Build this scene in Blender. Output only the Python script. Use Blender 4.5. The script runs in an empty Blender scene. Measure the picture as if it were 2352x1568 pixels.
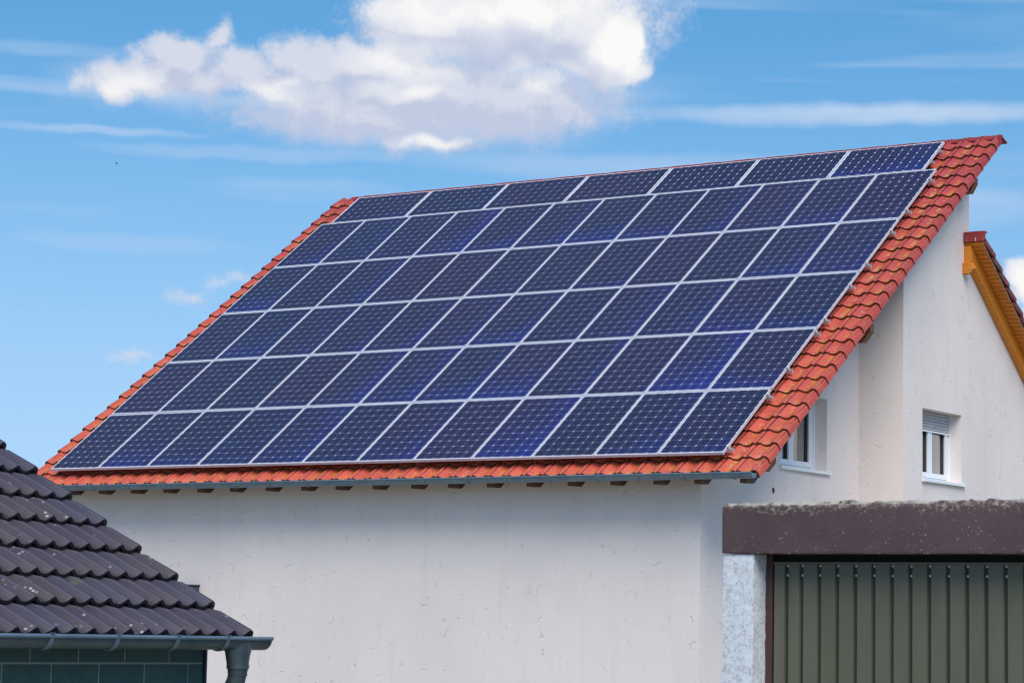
import bpy, math, random
import numpy as np
from mathutils import Matrix, Vector

random.seed(7)
scene = bpy.context.scene
COL = scene.collection
PI = math.pi

# ------------------------------------------------------------------ camera
CAM = (16.2503, -29.3835, 2.0)
CR = Vector((0.83260, 0.55350, 0.01990))      # camera right
CU = Vector((0.04580, -0.10460, 0.99350))     # camera up
CF = Vector((-0.55200, 0.82620, 0.11250))     # camera forward
CF.normalize(); CR = (CR - CF * CR.dot(CF)).normalized(); CU = CR.cross(CF)
LENS = 89.421
cd = bpy.data.cameras.new('camera')
cam = bpy.data.objects.new('camera', cd); COL.objects.link(cam)
m = Matrix((CR, CU, -CF)).transposed().to_4x4(); m.translation = CAM
cam.matrix_world = m
cd.lens = LENS; cd.sensor_width = 36.0; cd.sensor_fit = 'HORIZONTAL'
cd.clip_start = 0.1; cd.clip_end = 6000
cd.dof.use_dof = True; cd.dof.focus_distance = 35.0; cd.dof.aperture_fstop = 8.0
scene.camera = cam

# ------------------------------------------------------------------ exposure
vs = scene.view_settings
vs.view_transform = 'Standard'; vs.look = 'None'; vs.gamma = 1.0; vs.use_curve_mapping = False
vs.exposure = 0.60
scene.render.engine = 'CYCLES'
scene.cycles.use_denoising = True
scene.cycles.filter_width = 1.2
scene.cycles.max_bounces = 6
scene.cycles.caustics_reflective = False
scene.cycles.caustics_refractive = False

# ------------------------------------------------------------------ node helper
class NT:
    def __init__(self, tree): self.t = tree; self.n = tree.nodes; self.l = tree.links
    def new(self, typ, **kw):
        nd = self.n.new(typ)
        for k, v in kw.items(): setattr(nd, k, v)
        return nd
    def put(self, sock, v):
        if hasattr(v, 'is_output') or isinstance(v, bpy.types.NodeSocket): self.l.new(v, sock)
        else: sock.default_value = v
    def math(self, op, a, b=None, c=None, clamp=False):
        nd = self.new('ShaderNodeMath', operation=op); nd.use_clamp = clamp
        self.put(nd.inputs[0], a)
        if b is not None: self.put(nd.inputs[1], b)
        if c is not None: self.put(nd.inputs[2], c)
        return nd.outputs[0]
    def vmath(self, op, a, b=None):
        nd = self.new('ShaderNodeVectorMath', operation=op)
        self.put(nd.inputs[0], a)
        if b is not None: self.put(nd.inputs[1], b)
        return nd.outputs['Value'] if op in ('LENGTH', 'DOT_PRODUCT') else nd.outputs[0]
    def noise(self, vec, scale, detail=4.0, rough=0.55, dist=0.0, dim='3D'):
        detail = min(detail, 4.0)
        nd = self.new('ShaderNodeTexNoise'); nd.noise_dimensions = dim
        if vec is not None: self.put(nd.inputs['Vector'], vec)
        nd.inputs['Scale'].default_value = scale; nd.inputs['Detail'].default_value = detail
        nd.inputs['Roughness'].default_value = rough; nd.inputs['Distortion'].default_value = dist
        return nd.outputs[0]
    def ramp(self, v, lo, hi, a=0.0, b=1.0, smooth=True):
        nd = self.new('ShaderNodeMapRange'); nd.interpolation_type = 'SMOOTHSTEP' if smooth else 'LINEAR'
        self.put(nd.inputs[0], v)
        for i, x in enumerate((lo, hi, a, b)): nd.inputs[i + 1].default_value = x
        return nd.outputs[0]
    def mix(self, f, a, b, blend='MIX'):
        nd = self.new('ShaderNodeMix', data_type='RGBA', blend_type=blend)
        self.put(nd.inputs[0], f); self.put(nd.inputs[6], a); self.put(nd.inputs[7], b)
        return nd.outputs[2]
    def scalev(self, vec, s):
        nd = self.new('ShaderNodeVectorMath', operation='MULTIPLY')
        self.put(nd.inputs[0], vec); nd.inputs[1].default_value = s
        return nd.outputs[0]

def rgb(r, g, b): return (r, g, b, 1.0)

# ------------------------------------------------------------------ sun direction
SUN_EL, SUN_AZ = math.radians(48), math.radians(138)    # azimuth measured from +Y towards +X
SUN = Vector((math.sin(SUN_AZ) * math.cos(SUN_EL), math.cos(SUN_AZ) * math.cos(SUN_EL), math.sin(SUN_EL)))

# ------------------------------------------------------------------ world: sky with clouds fixed to compass directions
def sky_dir(px, py):
    """pixel of the 2352-wide view of the photograph -> (azimuth, elevation) in degrees"""
    f = LENS / 36.0 * 2352.0
    d = CF * f + CR * (px - 1176.0) + CU * (784.0 - py)
    d.normalize()
    return math.degrees(math.atan2(d.x, d.y)), math.degrees(math.asin(d.z))
DPP = math.degrees(1.0 / (LENS / 36.0 * 2352.0))

world = bpy.data.worlds.new('World'); scene.world = world; world.use_nodes = True
W = NT(world.node_tree); W.n.clear()
tc = W.new('ShaderNodeTexCoord')
sep = W.new('ShaderNodeSeparateXYZ'); W.l.new(tc.outputs['Generated'], sep.inputs[0])
az = W.math('MULTIPLY', W.math('ARCTAN2', sep.outputs[0], sep.outputs[1]), 180 / PI)
el = W.math('MULTIPLY', W.math('ARCSINE', sep.outputs[2]), 180 / PI)
cmb = W.new('ShaderNodeCombineXYZ'); W.l.new(az, cmb.inputs[0]); W.l.new(el, cmb.inputs[1])
P = cmb.outputs[0]
sky = W.new('ShaderNodeTexSky', sky_type='NISHITA')
sky.sun_disc = False; sky.sun_elevation = SUN_EL; sky.sun_rotation = SUN_AZ
sky.altitude = 100; sky.air_density = 1.0; sky.dust_density = 0.2; sky.ozone_density = 3.0
hs = W.new('ShaderNodeHueSaturation'); hs.inputs['Hue'].default_value = 0.488; hs.inputs['Saturation'].default_value = 1.3; hs.inputs['Value'].default_value = 1.0
W.l.new(sky.outputs[0], hs.inputs['Color'])
# clear air: the sky stays blue down to the roofs, so it is read a little above the true elevation
lift = W.vmath('NORMALIZE', W.vmath('ADD', tc.outputs['Generated'], (0.0, 0.0, 0.12)))
W.l.new(lift, sky.inputs['Vector'])
world.cycles.sampling_method = 'MANUAL'; world.cycles.sample_map_resolution = 256
base_sky = hs.outputs[0]

def cloud_group():
    g = bpy.data.node_groups.new('cumulus', 'ShaderNodeTree')
    g.interface.new_socket('Vector', in_out='INPUT', socket_type='NodeSocketVector')
    g.interface.new_socket('Density', in_out='OUTPUT', socket_type='NodeSocketFloat')
    N = NT(g); gi = N.new('NodeGroupInput'); go = N.new('NodeGroupOutput')
    v = gi.outputs[0]
    # billowy distortion of the outline
    w1 = N.new('ShaderNodeTexNoise', noise_dimensions='2D'); N.l.new(v, w1.inputs['Vector'])
    w1.inputs['Scale'].default_value = 1.1; w1.inputs['Detail'].default_value = 1.0
    off = N.scalev(N.vmath('SUBTRACT', w1.outputs['Color'], (0.5, 0.5, 0.5)), (0.9, 0.7, 0.0))
    vd = N.vmath('ADD', v, off)
    blobs = [  # centre x, y, radii (px of the 2352-wide view), strength
        (1190, 40, 400, 150, 1.0), (1010, 55, 230, 105, 1.0), (1330, 75, 170, 115, 1.0), (1405, 115, 100, 110, 1.35),
        (1150, -60, 330, 120, 1.0), (880, 150, 180, 80, .95), (720, 150, 130, 80, .95), (560, 165, 140, 60, .62), (470, 190, 160, 45, .6), (640, 200, 150, 55, .8),
        (980, 200, 330, 85, .85), (330, 175, 165, 58, .85), (420, 135, 110, 62, .8), (500, 85, 55, 40, .6), (265, 195, 110, 35, .8),
        (880, 255, 400, 95, .70), (1160, 235, 310, 115, .72), (990, 328, 150, 30, .6),
        (2365, 650, 75, 50, .9), (2420, 720, 110, 120, .9), (540, 650, 70, 22, .26), (440, 682, 70, 20, .24), (310, 818, 60, 18, .20)]
    acc = None
    for bx, by, rx, ry, st in blobs:
        a, e = sky_dir(bx, by)
        d = N.vmath('SUBTRACT', vd, (a, e, 0.0))
        d = N.scalev(d, (1 / (rx * DPP * 1.02), 1 / (ry * DPP), 0.0))
        x = N.math('MULTIPLY', N.math('SUBTRACT', 1.0, N.vmath('LENGTH', d)), st)
        if acc is None: acc = x
        else:
            sm = N.new('ShaderNodeMath', operation='SMOOTH_MAX')
            N.put(sm.inputs[0], acc); N.put(sm.inputs[1], x); sm.inputs[2].default_value = .12; acc = sm.outputs[0]
    n1 = N.noise(v, 1.9, 4.0, 0.60, dim='2D')
    n2 = N.noise(N.vmath('ADD', v, (31.0, 7.0, 3.0)), 9.0, 2.0, 0.6, dim='2D')
    d = N.math('ADD', acc, N.math('MULTIPLY', N.math('SUBTRACT', n1, 0.5), 0.44))
    d = N.math('ADD', d, N.math('MULTIPLY', N.math('SUBTRACT', n2, 0.5), 0.18))
    N.l.new(d, go.inputs[0])
    return g
CG = cloud_group()
def cloud_at(vec):
    nd = W.new('ShaderNodeGroup'); nd.node_tree = CG; W.put(nd.inputs[0], vec); return nd.outputs[0]
d0 = cloud_at(P)
d1 = cloud_at(W.vmath('ADD', P, (0.22, 0.55, 0.0)))       # a step towards the light
alpha = W.ramp(d0, -0.08, 0.42)
def soft_field(vec, blobs, power=1.0):
    acc = None
    for bx, by, rx, ry, st in blobs:
        a_, e_ = sky_dir(bx, by)
        d = W.scalev(W.vmath('SUBTRACT', vec, (a_, e_, 0.0)), (1 / (rx * DPP * 1.02), 1 / (ry * DPP), 0.0))
        x = W.math('MULTIPLY', W.ramp(W.vmath('LENGTH', d), 0.15, 1.0, 1.0, 0.0), st)
        acc = x if acc is None else W.math('MAXIMUM', acc, x)
    return acc
wob = W.new('ShaderNodeTexNoise', noise_dimensions='2D'); W.l.new(P, wob.inputs['Vector']); wob.inputs['Scale'].default_value = .9; wob.inputs['Detail'].default_value = 2.0
PW_ = W.vmath('ADD', P, W.scalev(W.vmath('SUBTRACT', wob.outputs['Color'], (.5, .5, .5)), (1.0, .8, 0.0)))
PB_ = W.vmath('ADD', P, W.scalev(W.vmath('SUBTRACT', wob.outputs['Color'], (.5, .5, .5)), (1.0, .22, 0.0)))
# the towers that catch the sun
towers = soft_field(PW_, [(1130, -20, 480, 170, 1.0), (1420, 110, 130, 150, 1.0), (930, 130, 200, 90, .62), (290, 215, 190, 60, .60), (640, 215, 170, 60, .55),
                          (920, 215, 170, 40, .70), (1260, 165, 190, 45, .62), (990, 325, 160, 30, .85), (2400, 680, 150, 130, 1.0)])
relief = W.ramp(W.math('SUBTRACT', d0, d1), -0.25, 0.35, -0.20, 0.20)
lit = W.math('ADD', W.math('ADD', W.math('MULTIPLY', towers, .88), .12), relief, clamp=True)
# cumulus colour: sunlit white tops, lavender-grey undersides
ccol = W.mix(lit, rgb(3.35, 3.7, 4.75), rgb(6.2, 6.1, 6.0))
# thin high streaks, all round the sky
st = W.new('ShaderNodeMapping'); W.l.new(P, st.inputs[0])
st.inputs['Rotation'].default_value = (0, 0, math.radians(-1.5)); st.inputs['Scale'].default_value = (0.05, 0.80, 1)
sn = W.noise(st.outputs[0], 1.0, 3.0, 0.5, 0.3, dim='2D')
streak = W.ramp(sn, 0.44, 0.76, 0.0, 0.6)
st2 = W.new('ShaderNodeMapping'); W.l.new(P, st2.inputs[0])
st2.inputs['Location'].default_value = (5, 3, 0); st2.inputs['Scale'].default_value = (0.05, 0.35, 1)
bands = W.math('MULTIPLY', soft_field(PB_, [(2000, 262, 800, 42, .9), (200, 298, 420, 20, .75), (560, 352, 700, 34, .55), (1500, 385, 900, 60, .7), (100, 110, 330, 30, .4), (2250, 480, 260, 90, .7), (300, 560, 600, 60, .5), (120, 480, 500, 40, .45), (700, 440, 500, 60, .5)]), W.ramp(sn, .25, .65, .6, 1.0))
veil = W.ramp(W.noise(st2.outputs[0], 1.0, 3.0, 0.6, dim='2D'), 0.40, 0.75, 0.0, 0.35)
haze_low = W.ramp(el, -1.0, 15.0, 0.75, 0.05)
thin0 = W.math('MAXIMUM', W.math('MAXIMUM', streak, veil), haze_low)
thin = W.math('MAXIMUM', thin0, bands)
c0 = W.mix(thin0, base_sky, rgb(3.3, 4.2, 5.5))
c1 = W.mix(thin, base_sky, rgb(3.3, 4.2, 5.5))
# the cumulus base: a soft blue-grey skirt
c1 = W.mix(W.math('MULTIPLY', soft_field(PW_, [(950, 262, 560, 125, .95), (1180, 220, 420, 120, .9), (380, 190, 330, 90, .6)]), .85), c1, rgb(3.2, 3.95, 5.3))
c2 = W.mix(W.math('MULTIPLY', alpha, 0.97), c1, ccol)
bg = W.new('ShaderNodeBackground'); W.l.new(c2, bg.inputs[0]); bg.inputs[1].default_value = 0.105
bg0 = W.new('ShaderNodeBackground'); W.l.new(c0, bg0.inputs[0]); bg0.inputs[1].default_value = 0.105
# the big cumulus and its bands end well inside this window of compass directions; elsewhere the same sky without them is quicker to work out
win = W.math('MULTIPLY', W.math('LESS_THAN', W.math('ABSOLUTE', W.math('ADD', az, 32.0)), 30.0), W.math('LESS_THAN', W.math('ABSOLUTE', W.math('SUBTRACT', el, 9.0)), 12.0))
mixs = W.new('ShaderNodeMixShader'); W.l.new(win, mixs.inputs[0]); W.l.new(bg0.outputs[0], mixs.inputs[1]); W.l.new(bg.outputs[0], mixs.inputs[2])
wo = W.new('ShaderNodeOutputWorld'); W.l.new(mixs.outputs[0], wo.inputs[0])

# ------------------------------------------------------------------ sun lamp (veiled by thin cloud: soft shadows)
sl = bpy.data.lights.new('sun', 'SUN'); so = bpy.data.objects.new('sun', sl); COL.objects.link(so)
sl.energy = 2.3; sl.angle = math.radians(40); sl.color = (1.0, 0.91, 0.79)
so.rotation_euler = SUN.to_track_quat('Z', 'Y').to_euler()

# ------------------------------------------------------------------ materials
MATS = {}
def mat(name):
    mt = bpy.data.materials.new(name); mt.use_nodes = True
    N = NT(mt.node_tree); bs = N.n['Principled BSDF']; MATS[name] = mt
    return mt, N, bs
def bump(N, bs, h, strength=.3, dist=.01):
    b = N.new('ShaderNodeBump'); N.put(b.inputs['Height'], h)
    b.inputs['Strength'].default_value = strength; b.inputs['Distance'].default_value = dist
    N.l.new(b.outputs[0], bs.inputs['Normal'])
def pos(N): return N.new('ShaderNodeNewGeometry').outputs['Position']
def objco(N, spread=True):
    o = N.new('ShaderNodeTexCoord').outputs['Object']
    if not spread: return o
    r = N.new('ShaderNodeObjectInfo').outputs['Random']
    c = N.new('ShaderNodeCombineXYZ')
    N.l.new(N.math('MULTIPLY', r, 37.0), c.inputs[0]); N.l.new(N.math('MULTIPLY', r, 91.0), c.inputs[1]); N.l.new(N.math('MULTIPLY', r, 53.0), c.inputs[2])
    return N.vmath('ADD', o, c.outputs[0])
def sxyz(N, v):
    s = N.new('ShaderNodeSeparateXYZ'); N.l.new(v, s.inputs[0]); return s.outputs

# plaster with trowel scratches
def plaster(name, c1, c2):
    mt, N, bs = mat(name)
    p = pos(N)
    big = N.noise(p, .55, 4, .6)
    fine = N.noise(p, 45, 5, .6)
    warp = N.new('ShaderNodeTexNoise'); N.l.new(p, warp.inputs['Vector']); warp.inputs['Scale'].default_value = 3.0; warp.inputs['Detail'].default_value = 2
    pd = N.vmath('ADD', p, N.scalev(N.vmath('SUBTRACT', warp.outputs['Color'], (.5, .5, .5)), (.35, .35, .35)))
    def scr(vec, sc, width, lo, hi, off):
        vo = N.new('ShaderNodeTexVoronoi', feature='DISTANCE_TO_EDGE'); N.put(vo.inputs['Vector'], N.vmath('ADD', vec, off)); vo.inputs['Scale'].default_value = sc
        line = N.ramp(vo.outputs['Distance'], 0.0, width, 1.0, 0.0)
        brk = N.ramp(N.noise(N.vmath('ADD', p, off), 5.0, 2, .5), lo, hi)
        return N.math('MULTIPLY', line, brk)
    s = N.math('MAXIMUM', scr(pd, 2.6, .020, .60, .66, (3, 9, 1)), scr(pd, 4.2, .024, .63, .69, (17, 2, 8)))
    c = N.mix(N.ramp(big, .35, .68), rgb(*c1), rgb(*c2))
    c = N.mix(N.ramp(fine, .42, .75, 0, .16), c, rgb(c2[0] * .7, c2[1] * .7, c2[2] * .7))
    c = N.mix(N.math('MULTIPLY', s, .30), c, rgb(.23, .20, .18))
    # faint rain streaks, own vertical shape
    ss = N.scalev(p, (2.2, 2.2, .22)); rs = N.ramp(N.noise(ss, 2.0, 4, .6), .52, .8, 0, .22)
    c = N.mix(rs, c, rgb(c2[0] * .72, c2[1] * .7, c2[2] * .66))
    N.l.new(c, bs.inputs['Base Color']); bs.inputs['Roughness'].default_value = .92
    h = N.math('SUBTRACT', N.math('ADD', N.math('MULTIPLY', fine, .35), N.math('MULTIPLY', N.noise(p, 9, 4, .6), .5)), N.math('MULTIPLY', s, 1.4))
    bump(N, bs, h, .55, .006)
    return mt
plaster('plaster', (.785, .715, .69), (.735, .665, .65))

# red concrete roof tiles
def red_tile(name, edge=False):
    mt, N, bs = mat(name)
    oi = N.new('ShaderNodeObjectInfo'); tint = oi.outputs['Color']; rnd = oi.outputs['Random']
    o = N.new('ShaderNodeTexCoord').outputs['Object']; p = pos(N)
    x, y, z = sxyz(N, o)[:3]
    c = N.mix(N.ramp(N.noise(p, 7, 4, .6), .3, .7), rgb(.560, .095, .070), rgb(.480, .070, .060))
    c = N.mix(1.0, c, tint, 'MULTIPLY')
    c = N.mix(N.ramp(rnd, 0, 1, 0, .22), c, rgb(.46, .10, .045))
    # orange lichen and dirt along the trough of each tile
    tr = N.ramp(N.math('ABSOLUTE', N.math('SUBTRACT', x, .165)), .015, .085, 1, 0)
    li = N.math('MULTIPLY', tr, N.ramp(N.noise(p, 6.5, 5, .65), .42, .60))
    c = N.mix(N.math('MULTIPLY', li, .62), c, rgb(.56, .24, .030))
    gr = N.ramp(N.noise(p, 17, 5, .7), .56, .74, 0, .5)
    c = N.mix(N.math('MULTIPLY', gr, .75), c, rgb(.21, .10, .06))
    # moss in the side joint
    jn = N.math('MAXIMUM', N.ramp(x, .006, .026, 1, 0), N.math('MULTIPLY', N.ramp(x, .283, .292), N.ramp(x, .297, .300, 1, 0)))
    jn = N.math('MULTIPLY', jn, N.ramp(N.noise(p, 22, 4, .7), .34, .52))
    c = N.mix(N.math('MULTIPLY', jn, .9), c, rgb(.070, .034, .014))
    # pale lichen specks
    vo = N.new('ShaderNodeTexVoronoi'); N.l.new(p, vo.inputs['Vector']); vo.inputs['Scale'].default_value = 42
    sp = N.math('MULTIPLY', N.ramp(vo.outputs['Distance'], .22, .34, 1, 0), N.ramp(N.noise(p, 5.0, 4, .6), .49, .58))
    sp = N.math('MULTIPLY', sp, N.ramp(tr, .1, .6, .25, 1))
    c = N.mix(N.math('MULTIPLY', sp, .9), c, rgb(.76, .70, .48))
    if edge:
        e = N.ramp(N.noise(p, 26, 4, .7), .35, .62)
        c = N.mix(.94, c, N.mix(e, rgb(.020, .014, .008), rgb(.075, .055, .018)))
    N.l.new(c, bs.inputs['Base Color'])
    bs.inputs['Roughness'].default_value = .52; bs.inputs['Specular IOR Level'].default_value = .4
    bump(N, bs, N.noise(p, 60, 5, .7), .35, .004)
    return mt
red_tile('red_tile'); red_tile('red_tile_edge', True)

# red ridge pieces with bird lime
mt, N, bs = mat('ridge_red')
p = pos(N)
c = N.mix(N.ramp(N.noise(p, 6, 4, .6), .3, .7), rgb(.29, .030, .030), rgb(.22, .022, .026))
w = N.ramp(N.noise(N.scalev(p, (5, 5, 1.1)), 6.0, 5, .7), .60, .68)
w = N.math('MULTIPLY', w, N.ramp(N.noise(p, 1.3, 2, .5), .45, .62))
c = N.mix(N.math('MULTIPLY', w, .85), c, rgb(.72, .66, .62))
N.l.new(c, bs.inputs['Base Color']); bs.inputs['Roughness'].default_value = .6
bump(N, bs, N.noise(p, 50, 4, .7), .3, .004)

# dark brown-grey concrete tiles of the low roof
def dark_tile(name, edge=False):
    mt, N, bs = mat(name)
    p = pos(N); oi = N.new('ShaderNodeObjectInfo'); rnd = oi.outputs['Random']
    c = N.mix(N.ramp(N.noise(p, 3.2, 5, .6), .3, .7), rgb(.048, .038, .056), rgb(.066, .052, .066))
    c = N.mix(N.ramp(rnd, .6, 1.0, 0, .35), c, rgb(.050, .055, .095))
    c = N.mix(N.ramp(rnd, .0, .25, .35, 0), c, rgb(.075, .060, .055))
    c = N.mix(N.ramp(N.noise(p, 24, 5, .7), .50, .75, 0, .5), c, rgb(.040, .034, .034))
    # pale lichen specks
    vo = N.new('ShaderNodeTexVoronoi'); N.l.new(p, vo.inputs['Vector']); vo.inputs['Scale'].default_value = 24
    sp = N.math('MULTIPLY', N.ramp(vo.outputs['Distance'], .16, .30, 1, 0), N.ramp(N.noise(p, 3.5, 4, .65), .55, .66))
    c = N.mix(N.math('MULTIPLY', sp, .85), c, rgb(.50, .50, .50))
    gm = N.ramp(N.noise(p, 1.9, 3, .6), .66, .74, 0, .6)
    c = N.mix(gm, c, rgb(.12, .15, .06))
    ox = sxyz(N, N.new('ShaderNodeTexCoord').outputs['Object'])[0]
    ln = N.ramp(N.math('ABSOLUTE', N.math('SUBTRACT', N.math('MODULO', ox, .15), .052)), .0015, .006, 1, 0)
    c = N.mix(N.math('MULTIPLY', ln, .30), c, rgb(.15, .15, .21))  # painted highlight: paler line along each hump so the waves read as lit
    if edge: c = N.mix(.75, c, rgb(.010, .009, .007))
    N.l.new(c, bs.inputs['Base Color']); bs.inputs['Roughness'].default_value = .5
    bs.inputs['Specular IOR Level'].default_value = .45
    bump(N, bs, N.noise(p, 70, 5, .7), .3, .004)
    return mt
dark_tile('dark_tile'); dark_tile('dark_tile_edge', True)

# solar cells under glass
mt, N, bs = mat('solar_cell')
oi = N.new('ShaderNodeObjectInfo'); o = N.new('ShaderNodeTexCoord').outputs['Object']; x, y, z = sxyz(N, o)[:3]
bar = N.ramp(N.math('ABSOLUTE', N.math('SUBTRACT', N.math('ABSOLUTE', x), .039)), .0006, .0009, 1, 0, False)
c = N.mix(N.ramp(N.noise(pos(N), 30, 4, .7), .3, .7, 0, .4), oi.outputs['Color'], rgb(.008, .011, .030))
c = N.mix(N.ramp(oi.outputs['Random'], 0, 1, 0, .22), c, rgb(.012, .011, .060))
c = N.mix(bar, c, rgb(.40, .42, .50))
N.l.new(c, bs.inputs['Base Color']); bs.inputs['Roughness'].default_value = .45; bs.inputs['Specular IOR Level'].default_value = .2
bs.inputs['Coat Weight'].default_value = .35; bs.inputs['Coat Roughness'].default_value = .10; bs.inputs['Coat IOR'].default_value = 1.35
mt, N, bs = mat('backsheet')
bs.inputs['Base Color'].default_value = rgb(.62, .64, .72); bs.inputs['Roughness'].default_value = .4
bs.inputs['Coat Weight'].default_value = .35; bs.inputs['Coat Roughness'].default_value = .10; bs.inputs['Coat IOR'].default_value = 1.35
mt, N, bs = mat('aluminium')
p = pos(N)
c = N.mix(N.ramp(N.noise(p, 9, 5, .7), .45, .8, 0, .3), rgb(.60, .61, .68), rgb(.40, .41, .44))
N.l.new(c, bs.inputs['Base Color']); bs.inputs['Metallic'].default_value = .1; bs.inputs['Roughness'].default_value = .45
mt, N, bs = mat('steel')
bs.inputs['Base Color'].default_value = rgb(.66, .66, .70); bs.inputs['Metallic'].default_value = .3; bs.inputs['Roughness'].default_value = .35

# zinc gutters
mt, N, bs = mat('zinc')
p = pos(N)
c = N.mix(N.ramp(N.noise(p, 4, 5, .65), .3, .7), rgb(.120, .180, .240), rgb(.17, .24, .30))
c = N.mix(N.ramp(N.noise(p, 30, 4, .7), .6, .8, 0, .4), c, rgb(.33, .37, .38))
N.l.new(c, bs.inputs['Base Color']); bs.inputs['Metallic'].default_value = .3; bs.inputs['Roughness'].default_value = .40
bump(N, bs, N.noise(p, 6, 3, .6), .15, .01)

mt, N, bs = mat('zinc_shaded')  # darker copy of zinc: dark ground reflection put into the base colour
p = pos(N)
c = N.mix(N.ramp(N.noise(p, 4, 5, .65), .3, .7), rgb(.060, .088, .108), rgb(.095, .135, .155))
c = N.mix(N.ramp(N.noise(p, 14, 4, .7), .55, .8, 0, .5), c, rgb(.10, .11, .10))
N.l.new(c, bs.inputs['Base Color']); bs.inputs['Metallic'].default_value = .45; bs.inputs['Roughness'].default_value = .38
bump(N, bs, N.noise(p, 7, 3, .6), .2, .01)

# timber
def wood(name, a, b, sc):
    mt, N, bs = mat(name); p = pos(N)
    g = N.noise(N.scalev(p, sc), 6.0, 6, .65, .6)
    c = N.mix(N.ramp(g, .3, .7), rgb(*a), rgb(*b))
    c = N.mix(N.ramp(N.noise(p, 3, 3, .6), .5, .8, 0, .5), c, rgb(a[0] * .55, a[1] * .55, a[2] * .55))
    N.l.new(c, bs.inputs['Base Color']); bs.inputs['Roughness'].default_value = .6
    bump(N, bs, g, .25, .004); return mt
wood('purlin_wood', (.25, .105, .050), (.17, .066, .032), (2, 6, 6))
wood('dark_wood', (.105, .048, .024), (.070, .030, .016), (6, 2, 2))
wood('orange_wood', (.74, .27, .022), (.56, .175, .012), (1, 6, 6))
wood('deck_wood', (.10, .06, .035), (.07, .04, .025), (6, 1, 1))

mt, N, bs = mat('white_plastic')
bs.inputs['Base Color'].default_value = rgb(.80, .82, .86); bs.inputs['Roughness'].default_value = .3
mt, N, bs = mat('gasket'); bs.inputs['Base Color'].default_value = rgb(.06, .07, .08); bs.inputs['Roughness'].default_value = .6
mt, N, bs = mat('shutter_grey')
bs.inputs['Base Color'].default_value = rgb(.42, .43, .46); bs.inputs['Roughness'].default_value = .45
mt, N, bs = mat('curtain')
p = pos(N); s = N.scalev(p, (1, 16, .2))
c = N.mix(N.ramp(N.noise(s, 2.0, 3, .6), .3, .7), rgb(.70, .86, .80), rgb(.56, .74, .68))
N.l.new(c, bs.inputs['Base Color']); bs.inputs['Roughness'].default_value = .9
mt, N, bs = mat('room_dark'); bs.inputs['Base Color'].default_value = rgb(.12, .12, .12); bs.inputs['Roughness'].default_value = .9
# thin window glass: clear sheet with a reflecting surface
mt, N, bs = mat('pane_glass')
N.n.remove(bs)
tr = N.new('ShaderNodeBsdfTransparent'); tr.inputs[0].default_value = rgb(.93, .96, .95)
gl = N.new('ShaderNodeBsdfGlossy'); gl.inputs['Roughness'].default_value = .03
fr = N.new('ShaderNodeFresnel'); fr.inputs[0].default_value = 1.55
mx = N.new('ShaderNodeMixShader'); N.l.new(N.math('MULTIPLY', fr.outputs[0], 4.5, clamp=True), mx.inputs[0]); N.l.new(tr.outputs[0], mx.inputs[1]); N.l.new(gl.outputs[0], mx.inputs[2])
N.l.new(mx.outputs[0], N.n['Material Output'].inputs[0])

# garage materials
mt, N, bs = mat('brown_concrete')
p = pos(N)
c = N.mix(N.ramp(N.noise(p, 2.5, 5, .65), .3, .7), rgb(.072, .044, .050), rgb(.098, .060, .068))
c = N.mix(N.ramp(N.noise(p, 40, 5, .7), .52, .72, 0, .55), c, rgb(.035, .026, .026))
zz = sxyz(N, p)[2]
top = N.ramp(zz, 2.60, 2.71)
l1 = N.math('MULTIPLY', N.ramp(N.noise(p, 34, 5, .75), .50, .60), N.ramp(N.math('ADD', N.math('MULTIPLY', top, .40), N.noise(p, 4.5, 4, .6)), .70, .92))
c = N.mix(N.math('MULTIPLY', l1, .75), c, rgb(.33, .31, .24))
vo = N.new('ShaderNodeTexVoronoi'); N.l.new(p, vo.inputs['Vector']); vo.inputs['Scale'].default_value = 48
sp = N.math('MULTIPLY', N.ramp(N.math('ADD', vo.outputs['Distance'], N.math('MULTIPLY', N.noise(p, 60, 4, .7), .5)), .36, .50, 1, 0), N.ramp(N.noise(p, 6.0, 4, .75), .46, .62))
c = N.mix(N.math('MULTIPLY', sp, .75), c, rgb(.42, .37, .33))
edge = N.math('MULTIPLY', N.ramp(N.math('ADD', zz, N.math('MULTIPLY', N.noise(p, 28, 4, .7), .03)), 2.716, 2.726), N.ramp(N.noise(p, 9, 4, .6), .38, .6))
c = N.mix(N.math('MULTIPLY', edge, .8), c, rgb(.50, .48, .42))
N.l.new(c, bs.inputs['Base Color']); bs.inputs['Roughness'].default_value = .85
bump(N, bs, N.noise(p, 70, 6, .7), .35, .005)
mt, N, bs = mat('pale_concrete')
p = pos(N)
c = N.mix(N.ramp(N.noise(p, 42, 6, .8), .44, .66), rgb(.68, .73, .80), rgb(.40, .43, .48))
c = N.mix(N.ramp(N.noise(p, 60, 4, .7), .5, .75, 0, .6), c, rgb(.72, .76, .80))
c = N.mix(N.ramp(N.noise(p, 3.5, 4, .6), .55, .75, 0, .5), c, rgb(.45, .46, .38))
N.l.new(c, bs.inputs['Base Color']); bs.inputs['Roughness'].default_value = .95
bump(N, bs, N.noise(p, 60, 6, .75), .6, .006)
mt, N, bs = mat('door_green')
p = pos(N)
c = N.mix(N.ramp(N.noise(N.scalev(p, (3, 3, .6)), 2, 4, .6), .3, .7), rgb(.098, .100, .066), rgb(.115, .115, .082))
N.l.new(c, bs.inputs['Base Color']); bs.inputs['Roughness'].default_value = .42
bump(N, bs, N.noise(p, 8, 2, .5), .05, .01)
mt, N, bs = mat('door_groove'); bs.inputs['Base Color'].default_value = rgb(.030, .033, .022); bs.inputs['Roughness'].default_value = .6
mt, N, bs = mat('door_frame_brown'); bs.inputs['Base Color'].default_value = rgb(.060, .026, .028); bs.inputs['Roughness'].default_value = .5
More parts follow.
